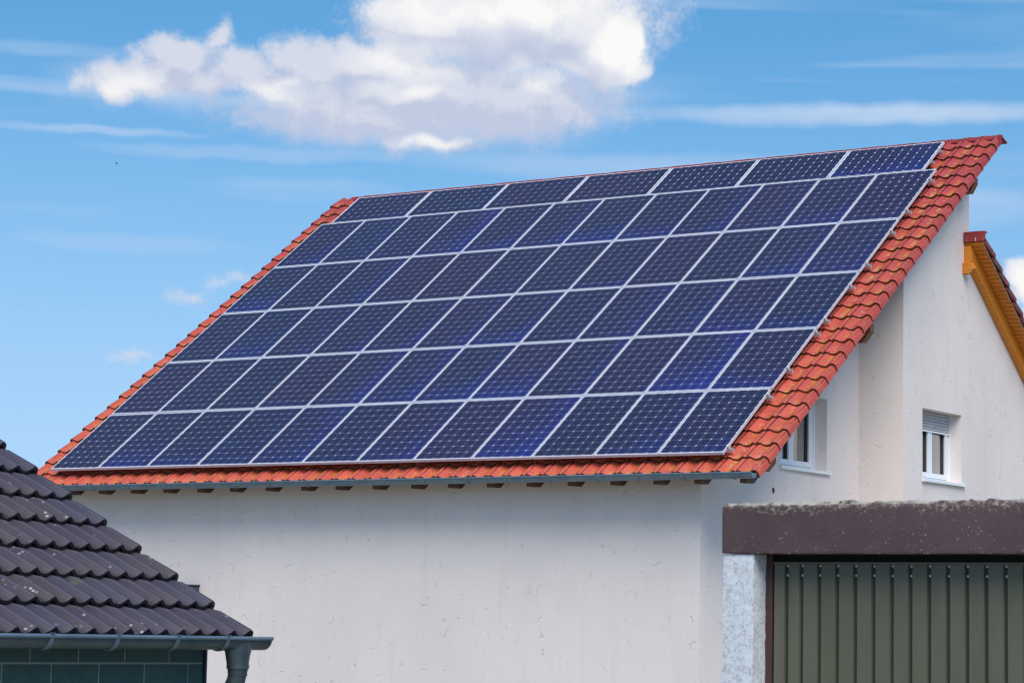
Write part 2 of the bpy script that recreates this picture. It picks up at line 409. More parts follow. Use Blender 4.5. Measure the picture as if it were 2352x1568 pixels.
mt, N, bs = mat('gap_shade'); bs.inputs['Base Color'].default_value = rgb(.012, .012, .012); bs.inputs['Roughness'].default_value = .9
mt, N, bs = mat('moss'); bs.inputs['Base Color'].default_value = rgb(.03, .026, .014); bs.inputs['Roughness'].default_value = 1
# teal slabs
mt, N, bs = mat('teal_slab')
p = pos(N); rnd = N.new('ShaderNodeObjectInfo').outputs['Random']
c = N.mix(N.ramp(N.noise(p, 7, 6, .7), .3, .7), rgb(.026, .092, .098), rgb(.048, .125, .118))
c = N.mix(N.ramp(N.noise(p, 45, 4, .7), .5, .75, 0, .5), c, rgb(.020, .042, .058))
c = N.mix(N.ramp(rnd, 0, 1, 0, .3), c, rgb(.026, .052, .080))
N.l.new(c, bs.inputs['Base Color']); bs.inputs['Roughness'].default_value = .55
bump(N, bs, N.noise(p, 40, 5, .7), .3, .004)
mt, N, bs = mat('joint_pale'); bs.inputs['Base Color'].default_value = rgb(.30, .36, .36); bs.inputs['Roughness'].default_value = .9
mt, N, bs = mat('corner_trim'); bs.inputs['Base Color'].default_value = rgb(.028, .026, .055); bs.inputs['Roughness'].default_value = .6
mt, N, bs = mat('rust'); bs.inputs['Base Color'].default_value = rgb(.16, .05, .015); bs.inputs['Roughness'].default_value = .9
mt, N, bs = mat('box_grey'); bs.inputs['Base Color'].default_value = rgb(.055, .062, .065); bs.inputs['Roughness'].default_value = .6
mt, N, bs = mat('bird_dark'); bs.inputs['Base Color'].default_value = rgb(.02, .02, .025); bs.inputs['Roughness'].default_value = .9
mt, N, bs = mat('ground')
p = pos(N)
c = N.mix(N.ramp(N.noise(p, .35, 5, .6), .4, .6), rgb(.40, .36, .30), rgb(.24, .23, .15))
c = N.mix(N.ramp(N.noise(p, 12, 5, .7), .4, .7, 0, .5), c, rgb(.26, .24, .20))
N.l.new(c, bs.inputs['Base Color']); bs.inputs['Roughness'].default_value = .95
bump(N, bs, N.noise(p, 20, 5, .7), .5, .02)

# ------------------------------------------------------------------ mesh helpers
class MB:
    def __init__(self): self.v = []; self.f = []; self.mi = []
    def add(self, vs, fs, mi=0):
        b = len(self.v); self.v += [tuple(x) for x in vs]
        for f in fs: self.f.append(tuple(i + b for i in f)); self.mi.append(mi)
        return self
    def box(self, x0, x1, y0, y1, z0, z1, mi=0):
        vs = [(x, y, z) for z in (z0, z1) for y in (y0, y1) for x in (x0, x1)]
        return self.add(vs, [(0, 2, 3, 1), (4, 5, 7, 6), (0, 1, 5, 4), (2, 6, 7, 3), (0, 4, 6, 2), (1, 3, 7, 5)], mi)
    def prism(self, poly, axis, a, b, mi=0):
        """2D polygon extruded along an axis from a to b; axis x: poly is (y,z); y: (x,z); z: (x,y)"""
        def P3(p, t): return {'x': (t, p[0], p[1]), 'y': (p[0], t, p[1]), 'z': (p[0], p[1], t)}[axis]
        n = len(poly); vs = [P3(p, a) for p in poly] + [P3(p, b) for p in poly]
        fs = [tuple(range(n - 1, -1, -1)), tuple(range(n, 2 * n))] + [(i, (i + 1) % n, n + (i + 1) % n, n + i) for i in range(n)]
        return self.add(vs, fs, mi)
    def tube(self, path, radii, seg=16, mi=0, caps=True):
        rings = []
        pts = [Vector(p) for p in path]
        up = Vector((0, 1, 0))
        for i, p in enumerate(pts):
            t = (pts[min(i + 1, len(pts) - 1)] - pts[max(i - 1, 0)]).normalized()
            a = t.cross(up)
            if a.length < 1e-3: a = t.cross(Vector((1, 0, 0)))
            a.normalize(); b = t.cross(a)
            r = radii[i] if hasattr(radii, '__len__') else radii
            if not hasattr(r, '__len__'): r = (r, r)
            rings.append([p + a * math.cos(2 * PI * k / seg) * r[0] + b * math.sin(2 * PI * k / seg) * r[1] for k in range(seg)])
        b0 = len(self.v)
        for rg in rings: self.v += [tuple(q) for q in rg]
        for i in range(len(rings) - 1):
            for k in range(seg):
                k2 = (k + 1) % seg
                self.f.append((b0 + i * seg + k, b0 + i * seg + k2, b0 + (i + 1) * seg + k2, b0 + (i + 1) * seg + k)); self.mi.append(mi)
        if caps:
            self.f.append(tuple(b0 + k for k in range(seg))); self.mi.append(mi)
            e = b0 + (len(rings) - 1) * seg; self.f.append(tuple(e + k for k in range(seg))[::-1]); self.mi.append(mi)
        return self
    def mesh(self, name, mats, smooth=False):
        me = bpy.data.meshes.new(name); me.from_pydata(self.v, [], self.f); me.update()
        for mname in ([mats] if isinstance(mats, str) else mats): me.materials.append(MATS[mname])
        me.polygons.foreach_set('material_index', self.mi)
        import bmesh
        bm = bmesh.new(); bm.from_mesh(me); bmesh.ops.recalc_face_normals(bm, faces=bm.faces); bm.to_mesh(me); bm.free()
        if smooth:
            me.polygons.foreach_set('use_smooth', [True] * len(me.polygons))
            try: me.set_sharp_from_angle(angle=math.radians(40))
            except Exception: pass
        return me
def obj(name, me, parent=None, loc=(0, 0, 0), rot=None):
    o = bpy.data.objects.new(name, me); COL.objects.link(o)
    o.parent = parent; o.location = loc
    if rot: o.rotation_euler = rot
    return o
def build(name, mb, mats, parent=None, loc=(0, 0, 0), rot=None, smooth=False, bevel=0):
    o = obj(name, mb.mesh(name, mats, smooth), parent, loc, rot)
    if bevel:
        md = o.modifiers.new('bevel', 'BEVEL'); md.width = bevel; md.segments = 2; md.limit_method = 'ANGLE'
    return o
def tag(o, label=None, cat=None, group=None, kind=None):
    if label: o['label'] = label
    if cat: o['category'] = cat
    if group: o['group'] = group
    if kind: o['kind'] = kind
    return o
def empty(name, loc=(0, 0, 0), rot=None, parent=None):
    o = bpy.data.objects.new(name, None); COL.objects.link(o); o.location = loc; o.empty_display_size = .2
    if rot: o.rotation_euler = rot
    o.parent = parent
    return o

# ------------------------------------------------------------------ ground
tag(build('ground', MB().add([(-900, -300, 0), (900, -300, 0), (900, 1500, 0), (-900, 1500, 0)], [(0, 1, 2, 3)]), 'ground'),
    'flat paved and grassy ground around the houses', 'ground', kind='structure')

# ------------------------------------------------------------------ house: constants
TH = 0.6269409; CT, ST_ = math.cos(TH), math.sin(TH); Z0 = 4.37226
def rp(s, h): return (s * CT - h * ST_, Z0 + s * ST_ + h * CT)           # roof (s, h) -> (Y, Z)
def zroof(y, h): return Z0 + ((y + h * ST_) / CT) * ST_ + h * CT           # height of the plane h at Y = y
XA, XB, XL = -.58, .145, -12.08        # gable wall, stepped-out gable wall, far gable
YF, YC, YB = .44, 5.24, 7.66           # front wall, step, back wall of the high part
BZ = lambda y: 7.947 - .7217 * (y - 7.77)   # underside of the rear roof

house = empty('house', (0, 0, 0))
tag(house, 'pale plastered house with red tiled roof carrying the solar panels', 'house')

def wall_x(mb, x, y0, y1, ztop, hole=None, depth=.34, zb=0.0):
    """wall in plane X = x facing +X with a sloping top and a window opening with its reveals"""
    q = lambda a, b, za, zb_, zc, zd: mb.add([(x, a, za), (x, b, zb_), (x, b, zc), (x, a, zd)], [(0, 1, 2, 3)])
    if not hole: q(y0, y1, zb, zb, ztop(y1), ztop(y0)); return
    a, b, c, d = hole
    q(y0, a, zb, zb, ztop(a), ztop(y0)); q(b, y1, zb, zb, ztop(y1), ztop(b))
    q(a, b, zb, zb, c, c); q(a, b, d, d, ztop(b), ztop(a))
    x2 = x - depth
    mb.add([(x, a, c), (x, b, c), (x2, b, c), (x2, a, c)], [(0, 1, 2, 3)])
    mb.add([(x, a, d), (x, b, d), (x2, b, d), (x2, a, d)], [(0, 1, 2, 3)])
    mb.add([(x, a, c), (x, a, d), (x2, a, d), (x2, a, c)], [(0, 1, 2, 3)])
    mb.add([(x, b, c), (x, b, d), (x2, b, d), (x2, b, c)], [(0, 1, 2, 3)])
HR = -.240
WZ0, WZ1 = 4.376, 5.456
WIN1 = (2.71, 4.175, WZ0, WZ1); WIN2 = (5.925, 7.376, WZ0, WZ1)
b = MB(); b.add([(XL, YF, 0), (XA, YF, 0), (XA, YF, zroof(YF, HR)), (XL, YF, zroof(YF, HR))], [(0, 1, 2, 3)])
build('front_wall', b, 'plaster', house)
b = MB(); wall_x(b, XA, YF, YC, lambda y: zroof(y, HR), WIN1); build('gable_wall', b, 'plaster', house)
b = MB(); b.add([(XA, YC, 0), (XB, YC, 0), (XB, YC, zroof(YC, HR)), (XA, YC, zroof(YC, HR))], [(0, 1, 2, 3)])
build('return_wall', b, 'plaster', house)
b = MB(); wall_x(b, XB, YC, YB, lambda y: zroof(y, HR), WIN2)
b.add([(XB, YB, 0), (XB, 13.2, 0), (XB, 13.2, BZ(13.2)), (XB, YB, BZ(YB))], [(0, 1, 2, 3)])
build('stepped_gable_wall', b, 'plaster', house)
b = MB()
b.add([(XB, YB, 7.0), (XL, YB, 7.0), (XL, YB, zroof(YB, HR)), (XB, YB, zroof(YB, HR))], [(0, 1, 2, 3)])
b.add([(XB, 13.2, 0), (XL, 13.2, 0), (XL, 13.2, BZ(13.2)), (XB, 13.2, BZ(13.2))], [(0, 1, 2, 3)])
b.add([(XL, YF, 0), (XL, 13.2, 0), (XL, 13.2, BZ(13.2)), (XL, YB, BZ(YB)), (XL, YB, zroof(YB, HR)), (XL, YF, zroof(YF, HR))], [(0, 1, 2, 3, 4, 5)])
build('rear_wall', b, 'plaster', house)

# ------------------------------------------------------------------ red tiles
TW, TE, LIFT = .300, .3437, .034
S0, NC = -.2480, 29                    # first course front, number of courses (last one under the ridge pieces)
PROF = [(.003, -.030), (.010, -.012), (.024, -.002), (.042, 0), (.064, -.007), (.10, -.030), (.145, -.043), (.19, -.036), (.222, -.015), (.246, -.002), (.262, 0), (.279, -.005), (.290, -.016), (.2955, -.032)]
VERGE = PROF[:9] + [(.246, -.002), (.262, -.001), (.283, -.009), (.300, -.026), (.309, -.055), (.314, -.120)]
def shell(prof, length, exposure, lift, th=.028, flare=0.0, headamp=.96):
    """one roof tile: profile swept up the slope, front edge raised, real thickness; faces of the cut edge get slot 1"""
    n = len(prof); inner = []
    for i, (x, z) in enumerate(prof):
        x0, z0 = prof[max(0, i - 1)]; x1, z1 = prof[min(n - 1, i + 1)]
        t = Vector((x1 - x0, z1 - z0)).normalized(); nx, nz = t.y, -t.x
        inner.append((x + nx * th, z + nz * th))
    D = min(z for x, z in prof if z > -.0445)
    def amp(y): return 1.0 if y < exposure * .80 else 1.0 - (1 - headamp) * min(1.0, (y - exposure * .80) / (exposure * .2))
    def zt(z, y): return (D + (z - D) * amp(y) if z > D else z) + lift * (1 - y / exposure)
    mb = MB(); vs = []
    ys = (0.0, .008, exposure * .80, exposure, length)
    def fx(x, y): return x + (flare * (1 - y / exposure) if (flare > 0 and x > .27) or (flare < 0 and x < .03) else 0.0)
    for y in ys: vs += [(fx(x, y), y, zt(z, y) - (.004 if y == 0.0 else 0.0)) for x, z in prof]
    for y in ys: vs += [(fx(x, y) + (ix - x), y, zt(z, y) + (iz - z)) for (x, z), (ix, iz) in zip(prof, inner)]
    mb.v = vs; m2 = len(ys)
    for r in range(m2 - 1):
        for i in range(n - 1):
            a, b_ = r * n + i, (r + 1) * n + i
            mb.f.append((a, a + 1, b_ + 1, b_)); mb.mi.append(0)
            a += m2 * n; b_ += m2 * n
            mb.f.append((a, b_, b_ + 1, a + 1)); mb.mi.append(0)
        for i in (0, n - 1):
            a, b_ = r * n + i, (r + 1) * n + i
            mb.f.append((a, b_, b_ + m2 * n, a + m2 * n)); mb.mi.append(0)
    for i in range(n - 1):
        mb.f.append((i, m2 * n + i, m2 * n + i + 1, i + 1)); mb.mi.append(1)
    return mb
def mirror(prof, w): return [(w - x, z) for x, z in reversed(prof)]
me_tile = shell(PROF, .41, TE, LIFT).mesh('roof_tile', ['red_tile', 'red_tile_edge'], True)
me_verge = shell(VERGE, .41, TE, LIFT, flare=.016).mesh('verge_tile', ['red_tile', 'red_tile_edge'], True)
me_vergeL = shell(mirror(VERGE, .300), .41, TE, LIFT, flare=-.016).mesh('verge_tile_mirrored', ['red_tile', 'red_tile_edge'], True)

HB = -.152
b = MB(); b.box(-12.55, .50, -.20, 9.62, -.238, -.228); b.mi = [0] * len(b.f)
roof = build('roof', b, 'deck_wood', house, (0, 0, Z0), (TH, 0, 0))
X0 = .258
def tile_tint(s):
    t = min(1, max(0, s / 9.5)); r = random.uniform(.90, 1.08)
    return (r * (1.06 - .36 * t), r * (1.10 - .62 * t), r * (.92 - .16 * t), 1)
def put_tile(me, name, x, k, parent=roof):
    s = S0 + k * TE
    o = obj(name, me, parent, (x + random.uniform(-.0015, .0015), s + random.uniform(-.004, .004), HB + random.uniform(-.001, .002)),
            (random.uniform(-.004, .004), 0, random.uniform(-.005, .005)))
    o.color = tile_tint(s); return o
covered = []
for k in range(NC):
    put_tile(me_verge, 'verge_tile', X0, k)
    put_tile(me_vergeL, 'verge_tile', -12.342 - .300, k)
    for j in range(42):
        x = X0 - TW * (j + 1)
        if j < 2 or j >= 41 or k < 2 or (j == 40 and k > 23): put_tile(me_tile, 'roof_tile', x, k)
        elif k < NC: covered.append((x, k))
cm = MB()
for x, k in covered:
    s = S0 + k * TE; vs = []
    pr_ = PROF[::2]
    for y in (0, .36):
        vs += [(x + px, s + y, HB + pz + LIFT * (1 - y / TE)) for px, pz in pr_]
    vs += [(x + px, s, HB + pz + LIFT - .02) for px, pz in pr_]
    n = len(pr_)
    cm.add(vs, [(i, i + 1, n + i + 1, n + i) for i in range(n - 1)] + [(i, 2 * n + i, 2 * n + i + 1, i + 1) for i in range(n - 1)])
o = build('tiles', cm, 'red_tile', roof); o['kind'] = 'stuff'; o['label'] = 'red roof tiles lying hidden under the solar panels'
# ridge pieces: a folded cap per tile column, ridge top at s 9.69
def ridge_piece(w):
    mb = MB()
    sec = [(9.625, HB + .012), (9.645, HB + .018), (9.676, HB + .034), (9.700, HB + .030), (9.715, HB - .02), (9.715 + .11, HB - .17), (9.80, HB - .18), (9.695, HB - .03), (9.655, HB - .004), (9.615, HB - .004)]
    mb.prism(sec, 'x', 0, w); return mb
me_ridge = ridge_piece(.318).mesh('ridge_tile', 'ridge_red')
for j in range(43):
    o = obj('ridge_tile', me_ridge, roof, (X0 - TW * j - .01 + .03, -.012 + random.uniform(-.003, .003), -.010 + .004 * (j % 2) + random.uniform(0, .002)))
# end plates of the ridge at the two verges
for x in (.572,):
    build('ridge_end_plate', MB().prism([(7.850, 9.78), (7.915, 9.81), (7.925, 9.930), (7.900, 9.945), (7.87, 9.92)], 'x', x, x + .020), 'ridge_red', house)

# rafters with plumb and level cut tails
yk = -.085; zlev = 3.965
def rafter_sec():
    h1, h0 = -.239, -.392
    zt = zroof(yk, h1)
    yu = None
    y = yk
    while zroof(y, h0) < zlev: y += .002
    yu = y
    ye = 7.4
    return [(yk, zlev), (yu, zlev), (ye, zroof(ye, h0)), (ye, zroof(ye, h1)), (yk, zt)]
me_raf = MB().prism(rafter_sec(), 'x', -.105, 0).mesh('rafter', 'dark_wood')
for k in range(20): obj('rafter', me_raf, house, (.405 - .664 * k + (random.uniform(-.02, .02) if k else 0), 0, 0))
# purlin heads with a bevelled lower end
def purlin(x0, x1, y, z0, z1, w=.13, m_='purlin_wood', cut=.12, drop=.6):
    zc = z1 - (z1 - z0) * (1 - drop + .0)
    poly = [(x0, z0), (x1 - cut, z0), (x1, zc), (x1, z1), (x0, z1)]
    return build('purlin', MB().prism(poly, 'y', y - w, y), m_, house)
purlin(-.9, .505, 3.49, 6.17, 6.44)
purlin(-.4, .49, 7.21, 8.90, 9.14, cut=.08)
purlin(-.9, .475, .585, 4.15, 4.335, cut=.10)

# gutter
def gutter(name, parent, length, r, axis_loc, rot, body='zinc'):
    """half-round gutter along local x, open upwards, bead on the outer lip (local -y)"""
    mb = MB(); n = 12; ring = []
    t = .004
    for k in range(n + 1):
        a = PI + PI * k / n; ring.append((math.cos(a) * r, math.sin(a) * r))
    for k in range(n, -1, -1):
        a = PI + PI * k / n; ring.append((math.cos(a) * (r - t), math.sin(a) * (r - t)))
    mb.prism(ring, 'x', 0, length)
    g = build(name, mb, body, parent, axis_loc, rot, smooth=True)
    build('bead', MB().tube([(0, -r - .004, .003), (length, -r - .004, .003)], .0115, 10), 'zinc', g, smooth=True)
    for x in (0.0, length):
        cap = [(math.cos(PI + PI * k / n) * (r - .001), math.sin(PI + PI * k / n) * (r - .001)) for k in range(n + 1)]
        build('end_cap', MB().prism(cap, 'x', x - .002, x + .004), body, g)
    return g
def bracket_mesh(r):
    mb = MB(); n = 12; w = .014
    ring = [(math.cos(PI + PI * k / n) * (r + .0085), math.sin(PI + PI * k / n) * (r + .0085)) for k in range(n + 1)]
    ring += [(math.cos(PI + PI * k / n) * (r + .0005), math.sin(PI + PI * k / n) * (r + .0005)) for k in range(n, -1, -1)]
    mb.prism(ring, 'x', -w, w)
    mb.box(-w, w, -r - .020, -r - .001, .0150, .0195)
    return mb.mesh('bracket', 'zinc', True)
gut = gutter('gutter', house, 12.55, .072, (-11.985, -.198, 4.084), None)
me_br = bracket_mesh(.072)
for k in range(17):
    x = 12.55 - .28 - .70 * k - (.05 if k % 3 else 0)
    obj('bracket', me_br, gut, (x, 0, 0))

# ------------------------------------------------------------------ windows
def window(xw, hole, frame_x, shutter=0.0, curtain=True, name='window'):
    a, b_, c, d = hole
    w = empty(name, (0, 0, 0), parent=house)
    x1 = frame_x; x0 = x1 - .07
    def ring(y0, y1, z0, z1, t, xa, xb): 
        mb = MB()
        mb.box(xa, xb, y0, y0 + t, z0, z1); mb.box(xa, xb, y1 - t, y1, z0, z1)
        mb.box(xa, xb, y0 + t, y1 - t, z0, z0 + t); mb.box(xa, xb, y0 + t, y1 - t, z1 - t, z1); return mb
    build('frame', ring(a + .002, b_ - .045, c + .002, d - .002, .062, x0, x1), 'white_plastic', w, bevel=.004)
    # roller shutter guide at each side
    build('shutter_guide', MB().box(x1 - .035, x1 + .020, b_ - .043, b_ - .002, c + .02, d - .002), 'white_plastic', w, bevel=.003)
    mid = (a + b_ - .045) / 2 + .0
    for (y0, y1) in ((a + .066, mid - .001), (mid + .001, b_ - .111)):
        s = build('sash', ring(y0, y1, c + .066, d - .066, .078, x0 + .01, x1 + .012), 'white_plastic', w, bevel=.005)
        build('gasket', ring(y0 + .0785, y1 - .0785, c + .1445, d - .1445, .006, x0 + .02, x1 - .012), 'gasket', s)
        build('pane', MB().box(x0 + .022, x0 + .030, y0 + .083, y1 - .083, c + .149, d - .149), 'pane_glass', s)
    # sloping sill with turned-up ends
    sl_ = MB(); sl_.prism([(x1 - .02, c + .030), (xw + .045, c + .012), (xw + .045, c - .032), (xw + .040, c - .032), (xw + .040, c + .006), (x1 - .02, c + .022)], 'y', a - .0, b_ + .0)
    sl_.box(xw + .005, xw + .047, a - .03, a - .0005, c - .034, c + .020); sl_.box(xw + .005, xw + .047, b_ + .0005, b_ + .08, c - .034, c + .016)
    build('sill', sl_, 'white_plastic', w, bevel=.002)
    # curtain folds and the dark room behind
    if curtain:
        mb = MB(); n = 60; ya, yb = a + .12, b_ - .20
        vs = [(x0 - .012 + .010 * math.sin(i * 1.1), ya + (yb - ya) * i / n, z) for z in (c + .02, d - .02) for i in range(n + 1)]
        mb.add(vs, [(i, i + 1, n + 2 + i, n + 1 + i) for i in range(n)]); build('curtain', mb, 'curtain', w, smooth=True)
    mb = MB(); X1, X2 = xw - .345, xw - 1.6
    for f in ([(X2, a - .4, c - .5), (X2, b_ + .4, c - .5), (X2, b_ + .4, d + .2), (X2, a - .4, d + .2)],
              [(X1, a - .4, c - .5), (X2, a - .4, c - .5), (X2, a - .4, d + .2), (X1, a - .4, d + .2)],
              [(X1, b_ + .4, c - .5), (X2, b_ + .4, c - .5), (X2, b_ + .4, d + .2), (X1, b_ + .4, d + .2)],
              [(X1, a - .4, c - .5), (X2, a - .4, c - .5), (X2, b_ + .4, c - .5), (X1, b_ + .4, c - .5)],
              [(X1, a - .4, d + .2), (X2, a - .4, d + .2), (X2, b_ + .4, d + .2), (X1, b_ + .4, d + .2)]):
        mb.add(f, [(0, 1, 2, 3)])
    build('room', mb, 'room_dark', w)
    if shutter:
        n = int(round(shutter / .047)); prof = []
        slat = MB().prism([(-.006, 0), (.004, .004), (.008, .022), (.004, .040), (-.006, .044)], 'y', a + .004, b_ - .046).mesh('shutter_slat', 'shutter_grey', False)
        # prism along y takes (x, z)
        for i in range(n):
            obj('shutter_slat', slat, w, (x1 + .005 + .016, 0, d - .004 - .047 * (i + 1)))
        zb = d - .004 - .047 * n
        build('shutter_bar', MB().box(x1 + .008, x1 + .026, a + .004, b_ - .046, zb - .032, zb - .004), 'white_plastic', w, bevel=.003)
    return w
window(XA, WIN1, -.785)
window(XB, WIN2, -.060, shutter=.300)

# ------------------------------------------------------------------ rear roof, lower and sloping away
BT = math.atan(.7217)
rear = build('rear_roof', MB().prism([(7.46, BZ(7.46) + .0215), (13.6, BZ(13.6) + .0215), (13.6, BZ(13.6) + .027), (7.46, BZ(7.46) + .027)], 'x', -12.3, .474), 'deck_wood', house)
# soffit boards between wall and verge
bl = .094
for k in range(34):
    y = 7.46 + k * bl * math.cos(BT)
    mb = MB(); c_, s_ = math.cos(BT), math.sin(BT)
    mb.box(XB + .002, .465, 0, bl - .011, 0, .018)
    build('soffit_board', mb, 'orange_wood', rear, (0, y, BZ(y) + .0), (-BT, 0, 0), bevel=.003)
build('soffit_edge_strip', MB().prism([(7.45, BZ(7.45) - .012), (11.5, BZ(11.5) - .012), (11.5, BZ(11.5) + .030), (7.45, BZ(7.45) + .030)], 'x', .4665, .4725), 'aluminium', rear)
build('rear_rafter', MB().prism([(7.50, BZ(7.50) - .247), (13.0, BZ(13.0) - .247), (13.0, BZ(13.0) - .004), (7.50, BZ(7.50) - .004)], 'x', XB + .004, .262), 'orange_wood', rear, bevel=.006)
# short strut and purlin head below the top edge
build('strut', MB().box(XB + .004, .255, 7.462, 7.497, 7.862, BZ(7.5) - .01), 'orange_wood', rear, bevel=.004)
build('purlin_head', MB().prism([(XB + .002, 7.685), (.262, 7.685), (.345, 7.765), (.30, 7.860), (XB + .002, 7.860)], 'y', 7.40, 7.50), 'orange_wood', rear, bevel=.004)
build('top_edge_cap', MB().prism([(7.43, BZ(7.45) + .012), (7.455, BZ(7.45) + .012), (7.50, BZ(7.45) + .150), (7.56, BZ(7.45) + .150), (7.54, BZ(7.45) + .176), (7.43, BZ(7.45) + .172)], 'x', XB + .012, .503), 'ridge_red', rear, bevel=.006)
for k in range(13):
    y = 7.54 + (k + 1) * TE * math.cos(BT)
    o = obj('verge_tile', me_vergeL, rear, (.515, y, BZ(y) + .106), (BT, 0, PI))
    o.rotation_euler = Matrix(((-1, 0, 0), (0, -math.cos(BT), math.sin(BT)), (0, math.sin(BT), math.cos(BT)))).to_euler()
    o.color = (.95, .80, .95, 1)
    for j in range(2):
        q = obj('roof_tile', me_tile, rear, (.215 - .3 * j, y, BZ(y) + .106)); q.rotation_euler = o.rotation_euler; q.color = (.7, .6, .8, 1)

# ------------------------------------------------------------------ solar panels
PW, PL, GAP = .99, 1.65, .02
fr = MB(); t = .010
for (x0, x1, y0, y1) in ((0, t, 0, PL), (PW - t, PW, 0, PL), (t, PW - t, 0, t), (t, PW - t, PL - t, PL)): fr.box(x0, x1, y0, y1, -.040, 0)
me_frame = fr.mesh('frame', 'aluminium')
me_back = MB().box(t, PW - t, t, PL - t, -.008, -.003).mesh('backsheet', 'backsheet')
cs, cc = .0783, .0178
me_cell = MB().add([(-cs + cc, -cs, 0), (cs - cc, -cs, 0), (cs, -cs + cc, 0), (cs, cs - cc, 0), (cs - cc, cs, 0), (-cs + cc, cs, 0), (-cs, cs - cc, 0), (-cs, -cs + cc, 0)],
                   [(0, 1, 2, 3, 4, 5, 6, 7)]).mesh('cell', 'solar_cell')
PITCH = .1595
ORD = ['first', 'second', 'third', 'fourth', 'fifth', 'sixth', 'seventh', 'eighth', 'ninth', 'tenth', 'eleventh', 'twelfth']
def lerp(a, b_, t_): return tuple(a[i] + (b_[i] - a[i]) * t_ for i in range(3))
prng = random.Random(11)
def panel(x, s, rotz, label, low_edge):
    T = Matrix.Translation((0, 0, Z0)) @ Matrix.Rotation(TH, 4, 'X')
    p = empty('solar_panel'); p.matrix_world = T @ Matrix.Translation((x, s, prng.uniform(-.002, .002))) @ Matrix.Rotation(rotz, 4, 'Z')
    tag(p, label, 'solar panel', 'solar panels covering the red roof')
    obj('frame', me_frame, p); bk = obj('backsheet', me_back, p)
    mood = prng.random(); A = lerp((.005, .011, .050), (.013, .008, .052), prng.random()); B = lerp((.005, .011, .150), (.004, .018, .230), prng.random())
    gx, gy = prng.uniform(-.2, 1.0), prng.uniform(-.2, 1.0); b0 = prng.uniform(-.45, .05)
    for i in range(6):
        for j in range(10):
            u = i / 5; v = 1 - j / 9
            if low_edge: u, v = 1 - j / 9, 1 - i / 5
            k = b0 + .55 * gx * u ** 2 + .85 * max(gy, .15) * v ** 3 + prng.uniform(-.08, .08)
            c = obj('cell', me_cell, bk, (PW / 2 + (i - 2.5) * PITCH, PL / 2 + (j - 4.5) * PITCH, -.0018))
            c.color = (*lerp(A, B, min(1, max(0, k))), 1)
    return p
S1 = 5 * 1.67
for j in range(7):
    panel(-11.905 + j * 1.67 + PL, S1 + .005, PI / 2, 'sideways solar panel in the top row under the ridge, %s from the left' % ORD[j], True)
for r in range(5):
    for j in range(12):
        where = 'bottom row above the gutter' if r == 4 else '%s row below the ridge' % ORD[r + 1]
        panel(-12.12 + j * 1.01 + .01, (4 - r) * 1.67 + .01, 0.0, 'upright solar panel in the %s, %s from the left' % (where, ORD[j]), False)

# mounting rails, their ends and clamps showing past the panels on the right
RAILS = [(9.09, -.25), (8.71, -.25), (8.01, 0), (6.97, 0), (6.29, 0), (5.27, 0), (4.60, 0), (3.61, 0), (3.25, 0), (2.22, 0), (1.51, 0), (.16, 0)]
ROWN = ['top', 'top', 'second', 'second', 'third', 'third', 'fourth', 'fourth', 'fifth', 'fifth', 'bottom', 'bottom']
RT = Matrix.Translation((0, 0, Z0)) @ Matrix.Rotation(TH, 4, 'X')
rail_me = {}
for i, (s, xe) in enumerate(RAILS):
    rl = empty('mounting_rail'); rl.matrix_world = RT @ Matrix.Translation((xe, s, 0))
    tag(rl, '%s aluminium rail under the %s row of solar panels, its end sticking out' % ('upper' if i % 2 == 0 else 'lower', ROWN[i]), 'rail', 'mounting rails under the panels')
    if xe not in rail_me:
        L = 11.6 if xe < 0 else 12.05
        mb = MB(); mb.box(-L, .066, -.019, .019, -.083, -.0775); mb.box(-L, .066, -.019, -.013, -.0775, -.043); mb.box(-L, .066, .013, .019, -.0775, -.043); mb.box(-L, .066, -.006, .006, -.0775, -.060)
        rail_me[xe] = (mb.mesh('rail_bar', 'steel'), MB().box(.002, .026, -.022, .022, -.041, -.002).box(-.009, .026, -.022, .022, .0005, .004).tube([(.014, 0, -.04), (.014, 0, .012)], .007, 8).mesh('end_clamp', 'steel'))
    obj('rail_bar', rail_me[xe][0], rl); obj('end_clamp', rail_me[xe][1], rl)
    if i >= 10:
        hk = MB(); hk.box(-.016, .016, -.03, .02, -.118, -.112); hk.box(-.016, .016, -.024, -.0195, -.112, -.045)
        hm = hk.mesh('roof_hook', 'steel')
        for k in range(8): obj('roof_hook', hm, rl, (-.62 - 1.5 * k, 0, 0))

# ------------------------------------------------------------------ small fixings on the house
b = MB(); b.prism([(2.482, 4.05), (2.502, 4.062), (2.520, 4.04), (2.516, 4.0), (2.505, 3.985), (2.486, 4.01)], 'x', XA - .002, XA + .02)
tag(build('wall_fixing', b, 'rust', None), 'small rusty brown fixing on the pale gable wall below the window', 'wall fixing')
wb = empty('wall_box', (-9.52, YF, 2.40)); tag(wb, 'small dark grey box on the pale front wall just past the dark roof edge', 'box')
build('housing', MB().box(-.25, .20, -.16, .002, 0, .165), 'box_grey', wb, bevel=.01)
build('cover', MB().box(-.27, .215, -.185, .004, .168, .190), 'box_grey', wb, bevel=.004)

# ------------------------------------------------------------------ garage
GY = -17.0
gar = empty('garage', (11.0, GY, 0)); tag(gar, 'garage with brown concrete lintel, rough pale pillar and green ribbed door', 'garage')
GO = Vector((11.0, GY, 0))
def gbuild(name, mb, mats, parent=gar, **k):
    mb.v = [(x - GO.x, y - GO.y, z - GO.z) for x, y, z in mb.v]; return build(name, mb, mats, parent, **k)
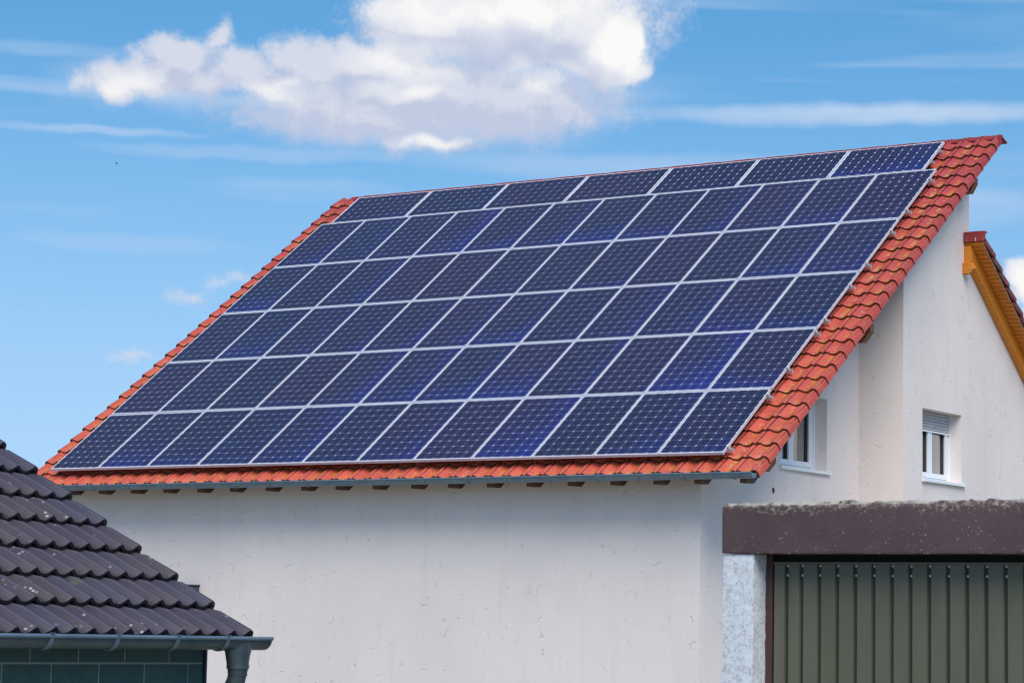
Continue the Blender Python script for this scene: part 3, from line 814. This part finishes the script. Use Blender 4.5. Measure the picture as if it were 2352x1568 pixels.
# lintel with a crumbling upper edge
mb = MB(); rg = random.Random(5); n = 130; xs = [9.40 + (12.75 - 9.40) * i / n for i in range(n + 1)]
prof_rows = []
for i, x in enumerate(xs):
    j = rg.uniform(-.006, .006); j2 = rg.uniform(0, .014) + (.010 if rg.random() > .8 else 0)
    bot = rg.uniform(-.002, .002)
    if x < 9.425: j2 = -.004
    prof_rows.append([(x, GY + .004, 2.442 + bot), (x, GY + .002, 2.455), (x, GY, 2.58), (x, GY + .001, 2.69 + j * .4), (x, GY + .012 + rg.uniform(0, .01), 2.713 + j2 * .8), (x, GY + .06, 2.716 + j2 * .6 + rg.uniform(-.004, .006)), (x, GY + .45, 2.700), (x, GY + .45, 2.442)])
m_ = len(prof_rows[0]); mb.v = [p_ for r_ in prof_rows for p_ in r_]
for i in range(n):
    for k in range(m_): mb.f.append((i * m_ + k, i * m_ + (k + 1) % m_, (i + 1) * m_ + (k + 1) % m_, (i + 1) * m_ + k)); mb.mi.append(0)
mb.f.append(tuple(range(m_))); mb.mi.append(0); mb.f.append(tuple(n * m_ + k for k in range(m_))[::-1]); mb.mi.append(0)
gbuild('lintel', mb, 'brown_concrete')
# moss tufts on the lintel's edge
tuft = MB(); rg = random.Random(9)
for k in range(14):
    a = rg.uniform(0, 2 * PI); r = rg.uniform(.0, .030); h = rg.uniform(.010, .022)
    cx, cy = math.cos(a) * r, math.sin(a) * r * .6
    w = rg.uniform(.008, .014)
    tuft.add([(cx - w, cy - w, 0), (cx + w, cy - w, 0), (cx + w, cy + w, 0), (cx - w, cy + w, 0), (cx + rg.uniform(-.01, .01), cy, h)], [(0, 1, 4), (1, 2, 4), (2, 3, 4), (3, 0, 4)])
me_tuft = tuft.mesh('moss_tuft', 'moss')
for x, sc in ((10.14, 1.0), (9.47, .7), (10.43, .5), (10.82, .55)):
    o = obj('moss_tuft', me_tuft, gar, (x - GO.x, .03, 2.714)); o.scale = (sc, sc, sc * .9)
gbuild('roof_slab', MB().box(9.42, 12.73, GY + .452, -11.2, 2.50, 2.69), 'brown_concrete')
# pillars with rough faces
def pillar(x0, x1):
    mb = MB(); rg = random.Random(int(x0 * 10)); nx, nz = 6, 60
    def grid(fn, nu, nv):
        b0 = len(mb.v)
        for j in range(nv + 1):
            for i in range(nu + 1): mb.v.append(fn(i / nu, j / nv))
        for j in range(nv):
            for i in range(nu):
                a = b0 + j * (nu + 1) + i; mb.f.append((a, a + 1, a + nu + 2, a + nu + 1)); mb.mi.append(0)
    r = lambda s=.004: rg.uniform(-s, s)
    ed = [r(.006) for _ in range(nz + 1)]; ed2 = [r(.005) for _ in range(nz + 1)]
    grid(lambda u, v: (x0 + (x1 - x0) * u + (ed[int(round(v * nz))] if u == 1 else ed2[int(round(v * nz))] if u == 0 else 0), GY + .012 + (r(.003) if 0 < u < 1 else .002), 2.438 * v), nx, nz)
    grid(lambda u, v: (x1 + ed[int(round(v * nz))] * (1 - u) + (r(.003) if 0 < u < 1 else 0), GY + .014 + .180 * u, 2.438 * v), 5, nz)
    grid(lambda u, v: (x0 + ed2[int(round(v * nz))] * (1 - u), GY + .014 + .18 * u, 2.438 * v), 2, nz)
    return mb
gbuild('pillar', pillar(9.402, 9.592), 'pale_concrete', smooth=True)
gbuild('pillar', pillar(12.56, 12.75), 'pale_concrete', smooth=True)
gbuild('side_wall', MB().box(9.42, 9.585, GY + .20, -11.2, 0, 2.50), 'pale_concrete')
gbuild('side_wall', MB().box(12.57, 12.73, GY + .20, -11.2, 0, 2.50), 'pale_concrete')
gbuild('back_wall', MB().box(9.42, 12.73, -11.198, -11.0, 0, 2.69), 'pale_concrete')
YD = -16.84
mb = MB(); mb.box(9.590, 9.634, YD - .004, YD + .05, 0, 2.44); mb.box(12.52, 12.562, YD - .004, YD + .05, 0, 2.44); gbuild('door_frame', mb, 'door_frame_brown')
gbuild('door_head', MB().box(9.636, 12.518, YD + .035, YD + .06, 2.395, 2.441), 'gap_shade')  # head piece coloured near-black to stand for the shaded recess
mb = MB(); mb.box(9.636, 12.518, YD + .016, YD + .030, .02, 2.398)
door = gbuild('door', mb, 'door_groove')
gr = [9.638, 9.718, 9.809] + [9.809 + .1083 * k for k in range(1, 25)]
gr = [g_ for g_ in gr if g_ < 12.45] + [12.516]
riv = MB().tube([(0, .002, 0), (0, -.005, 0), (0, -.0065, 0)], [.0062, .006, .003], 10).mesh('rivet', 'steel', True)
for i in range(len(gr) - 1):
    x0, x1 = gr[i] + (.008 if i else 0), gr[i + 1] - .008
    mb = MB(); mb.prism([(x0, YD + .0155), (x0 + .006, YD), (x1 - .004, YD), (x1, YD + .0155)], 'z', .03, 2.388)
    gbuild('door_slat', mb, 'door_green', door)
    if 0 < i:
        for z in (2.3847 - .004, 2.3291): obj('rivet', riv, door, (gr[i] - GO.x + .003, YD - GO.y + .0145, z))
gbuild('top_rail', MB().box(9.638, 12.516, YD - .006, YD + .012, 2.389, 2.4005), 'door_green', door)

# ------------------------------------------------------------------ low building with the dark tiled roof
SP = math.radians(29.1); EX, EZ, EY = 6.502, 1.970, -17.49
shed = empty('outbuilding', (EX, EY, 0)); tag(shed, 'low outbuilding with dark brown tiled roof and teal slab wall', 'outbuilding')
SR = Matrix(((0, -math.cos(SP), math.sin(SP)), (1, 0, 0), (0, math.sin(SP), math.cos(SP)))).to_4x4()
sroof = build('roof', MB().box(-7.5, -.05, .03, 4.4, -.135, -.105), 'deck_wood', shed, (0, 0, EZ))
sroof.matrix_local = Matrix.Translation((0, 0, EZ)) @ SR
DP = []
for i in range(17):
    x = .298 * i / 16; u_ = (x % .15) - .066
    DP.append((x, -.038 + .038 * math.exp(-(u_ / .034) ** 2)))
DPV = DP[:9] + [(.165, -.034), (.182, -.022), (.200, -.006), (.216, 0), (.232, -.002), (.248, -.012), (.256, -.030), (.259, -.060), (.260, -.11)]
TD = .345
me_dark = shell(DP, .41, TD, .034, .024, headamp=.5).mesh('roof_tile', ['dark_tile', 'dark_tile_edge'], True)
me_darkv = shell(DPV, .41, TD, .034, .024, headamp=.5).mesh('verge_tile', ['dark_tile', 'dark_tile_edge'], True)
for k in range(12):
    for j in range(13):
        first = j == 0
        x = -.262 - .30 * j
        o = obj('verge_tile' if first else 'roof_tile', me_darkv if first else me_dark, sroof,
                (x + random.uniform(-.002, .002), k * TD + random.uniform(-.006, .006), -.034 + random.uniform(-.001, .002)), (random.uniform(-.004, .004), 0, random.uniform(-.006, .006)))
# rear slope and gable so that the building is closed
rx = 4.4 * math.cos(SP); rz = 4.4 * math.sin(SP)
build('rear_slope', MB().add([(-rx, -7.5, EZ + rz), (-rx, -.05, EZ + rz), (-2 * rx, -.05, EZ), (-2 * rx, -7.5, EZ)], [(0, 1, 2, 3)]), 'dark_tile', shed)
WX, WE = 6.2 - EX, -17.585 - EY
build('wall', MB().prism([(WX - .012, 0), (WX - .012, EZ + .02), (-rx, EZ + rz - .16), (-2 * rx + .3, EZ + .02), (-2 * rx + .3, 0)], 'y', -7.3, WE - .012), 'joint_pale', shed)
swall = shed.children[-1]
# teal slabs in half bond on the wall
rows = [(1.764, 2.02), (1.764 - .258, 1.764), (1.764 - .516, 1.764 - .258), (1.764 - .774, 1.764 - .516)]
for r_, (z0, z1) in enumerate(rows):
    y = WE - .006; first = (-17.728 - EY) if r_ % 2 else (-17.90 - EY)
    cuts = [y, first] + [first - .386 * k for k in range(1, 9)]
    for k in range(len(cuts) - 1):
        y1, y0 = cuts[k], cuts[k + 1]
        build('slab', MB().box(WX - .0118, WX - .0098, y0 + .0055, y1 - (.0055 if k else 0), z0 + .0055, z1 - .0055), 'teal_slab', swall)
build('corner_trim', MB().box(WX - .03, WX + .003, WE - .005, WE + .014, 0, 2.0), 'corner_trim', shed)
build('eave_board', MB().box(-.16, -.135, -7.4, -.09, EZ - .12, EZ - .035), 'dark_wood', shed)
# gutter along the eave and the downpipe
sg = gutter('gutter', shed, 7.0, .066, (.045, -.02 + .17 - 7.0, EZ - .040), None, 'zinc_shaded')
sg.rotation_euler = (0, 0, PI / 2); sg.location = (.046, .020 - 7.0, EZ - .054)
me_br2 = bracket_mesh(.066)
for k, yy in enumerate((-17.78, -18.22, -18.72, -19.24, -19.75, -20.3, -20.9)):
    obj('bracket', me_br2, sg, (7.0 - .020 + (yy - .10 - EY), 0, 0))
yc = -17.695 - EY; gz = EZ - .054
path = [(.040, yc, gz - .020), (.040, yc, gz - .060), (.040, yc, gz - .085), (.040, yc, gz - .115), (.040, yc + .002, gz - .145), (.040, yc + .003, gz - .165), (.038, yc + .004, gz - .19), (.036, yc + .004, gz - .215), (.028, yc + .004, gz - .245), (.008, yc + .003, gz - .285), (-.030, yc + .002, gz - .335), (-.09, yc, gz - .400), (-.16, yc, gz - .46), (-.20, yc, gz - .52), (-.213, yc, gz - .60), (-.213, yc, -.0 + .05)]
rad = [(.070, .100), (.069, .096), (.066, .088), (.064, .078), (.062, .070), (.062, .066), (.058, .060), (.055, .056)] + [.055] * 8
rad = [(r if hasattr(r, '__len__') else (r, r)) for r in rad]
dp = build('downpipe', MB().tube(path, [(r[0], r[1]) for r in rad], 24), 'zinc_shaded', shed, smooth=True)
build('collar', MB().tube([(.040, yc + .003, gz - .150), (.040, yc + .003, gz - .176)], [(.0655, .0705), (.0655, .0685)], 24), 'zinc_shaded', dp, smooth=True)
build('collar', MB().tube([(.0385, yc + .004, gz - .199), (.037, yc + .004, gz - .207)], .0600, 24), 'zinc_shaded', dp, smooth=True)
build('sleeve', MB().prism([(math.cos(PI + PI * k / 12) * .0715, math.sin(PI + PI * k / 12) * .0715) for k in range(13)], 'y', 0, .19), 'zinc_shaded', dp, (.040, yc - .115, gz), smooth=False)

# ------------------------------------------------------------------ a bird far off in the sky
f_ = LENS / 36.0 * 2352.0
bd = (CF * f_ + CR * (268 - 1176.0) + CU * (784 - 376.0)).normalized() * 170.0 + Vector(CAM)
mb = MB()
mb.tube([(0, -.16, 0), (0, -.10, .01), (0, 0, .012), (0, .09, .008), (0, .13, .02), (0, .165, .012)], [.006, .022, .035, .026, .022, .004], 8)
for s in (-1, 1):
    mb.add([(s * .02, .05, .02), (s * .16, .08, .07), (s * .30, .0, .05), (s * .15, -.02, .065), (s * .02, -.06, .02), (s * .02, 0, .008)],
           [(0, 1, 3), (1, 2, 3), (0, 3, 4), (5, 1, 0), (5, 3, 1), (5, 4, 3), (5, 2, 1), (5, 3, 2)])
mb.add([(-.02, -.15, .004), (.02, -.15, .004), (.03, -.24, 0), (-.03, -.24, 0), (0, -.19, .01)], [(0, 1, 4), (1, 2, 4), (2, 3, 4), (3, 0, 4)])
bird = build('bird', mb, 'bird_dark', None, bd, (.2, .3, 2.2)); bird.scale = (.6, .6, .6)
tag(bird, 'tiny dark bird flying in the blue sky beside the cloud', 'bird')
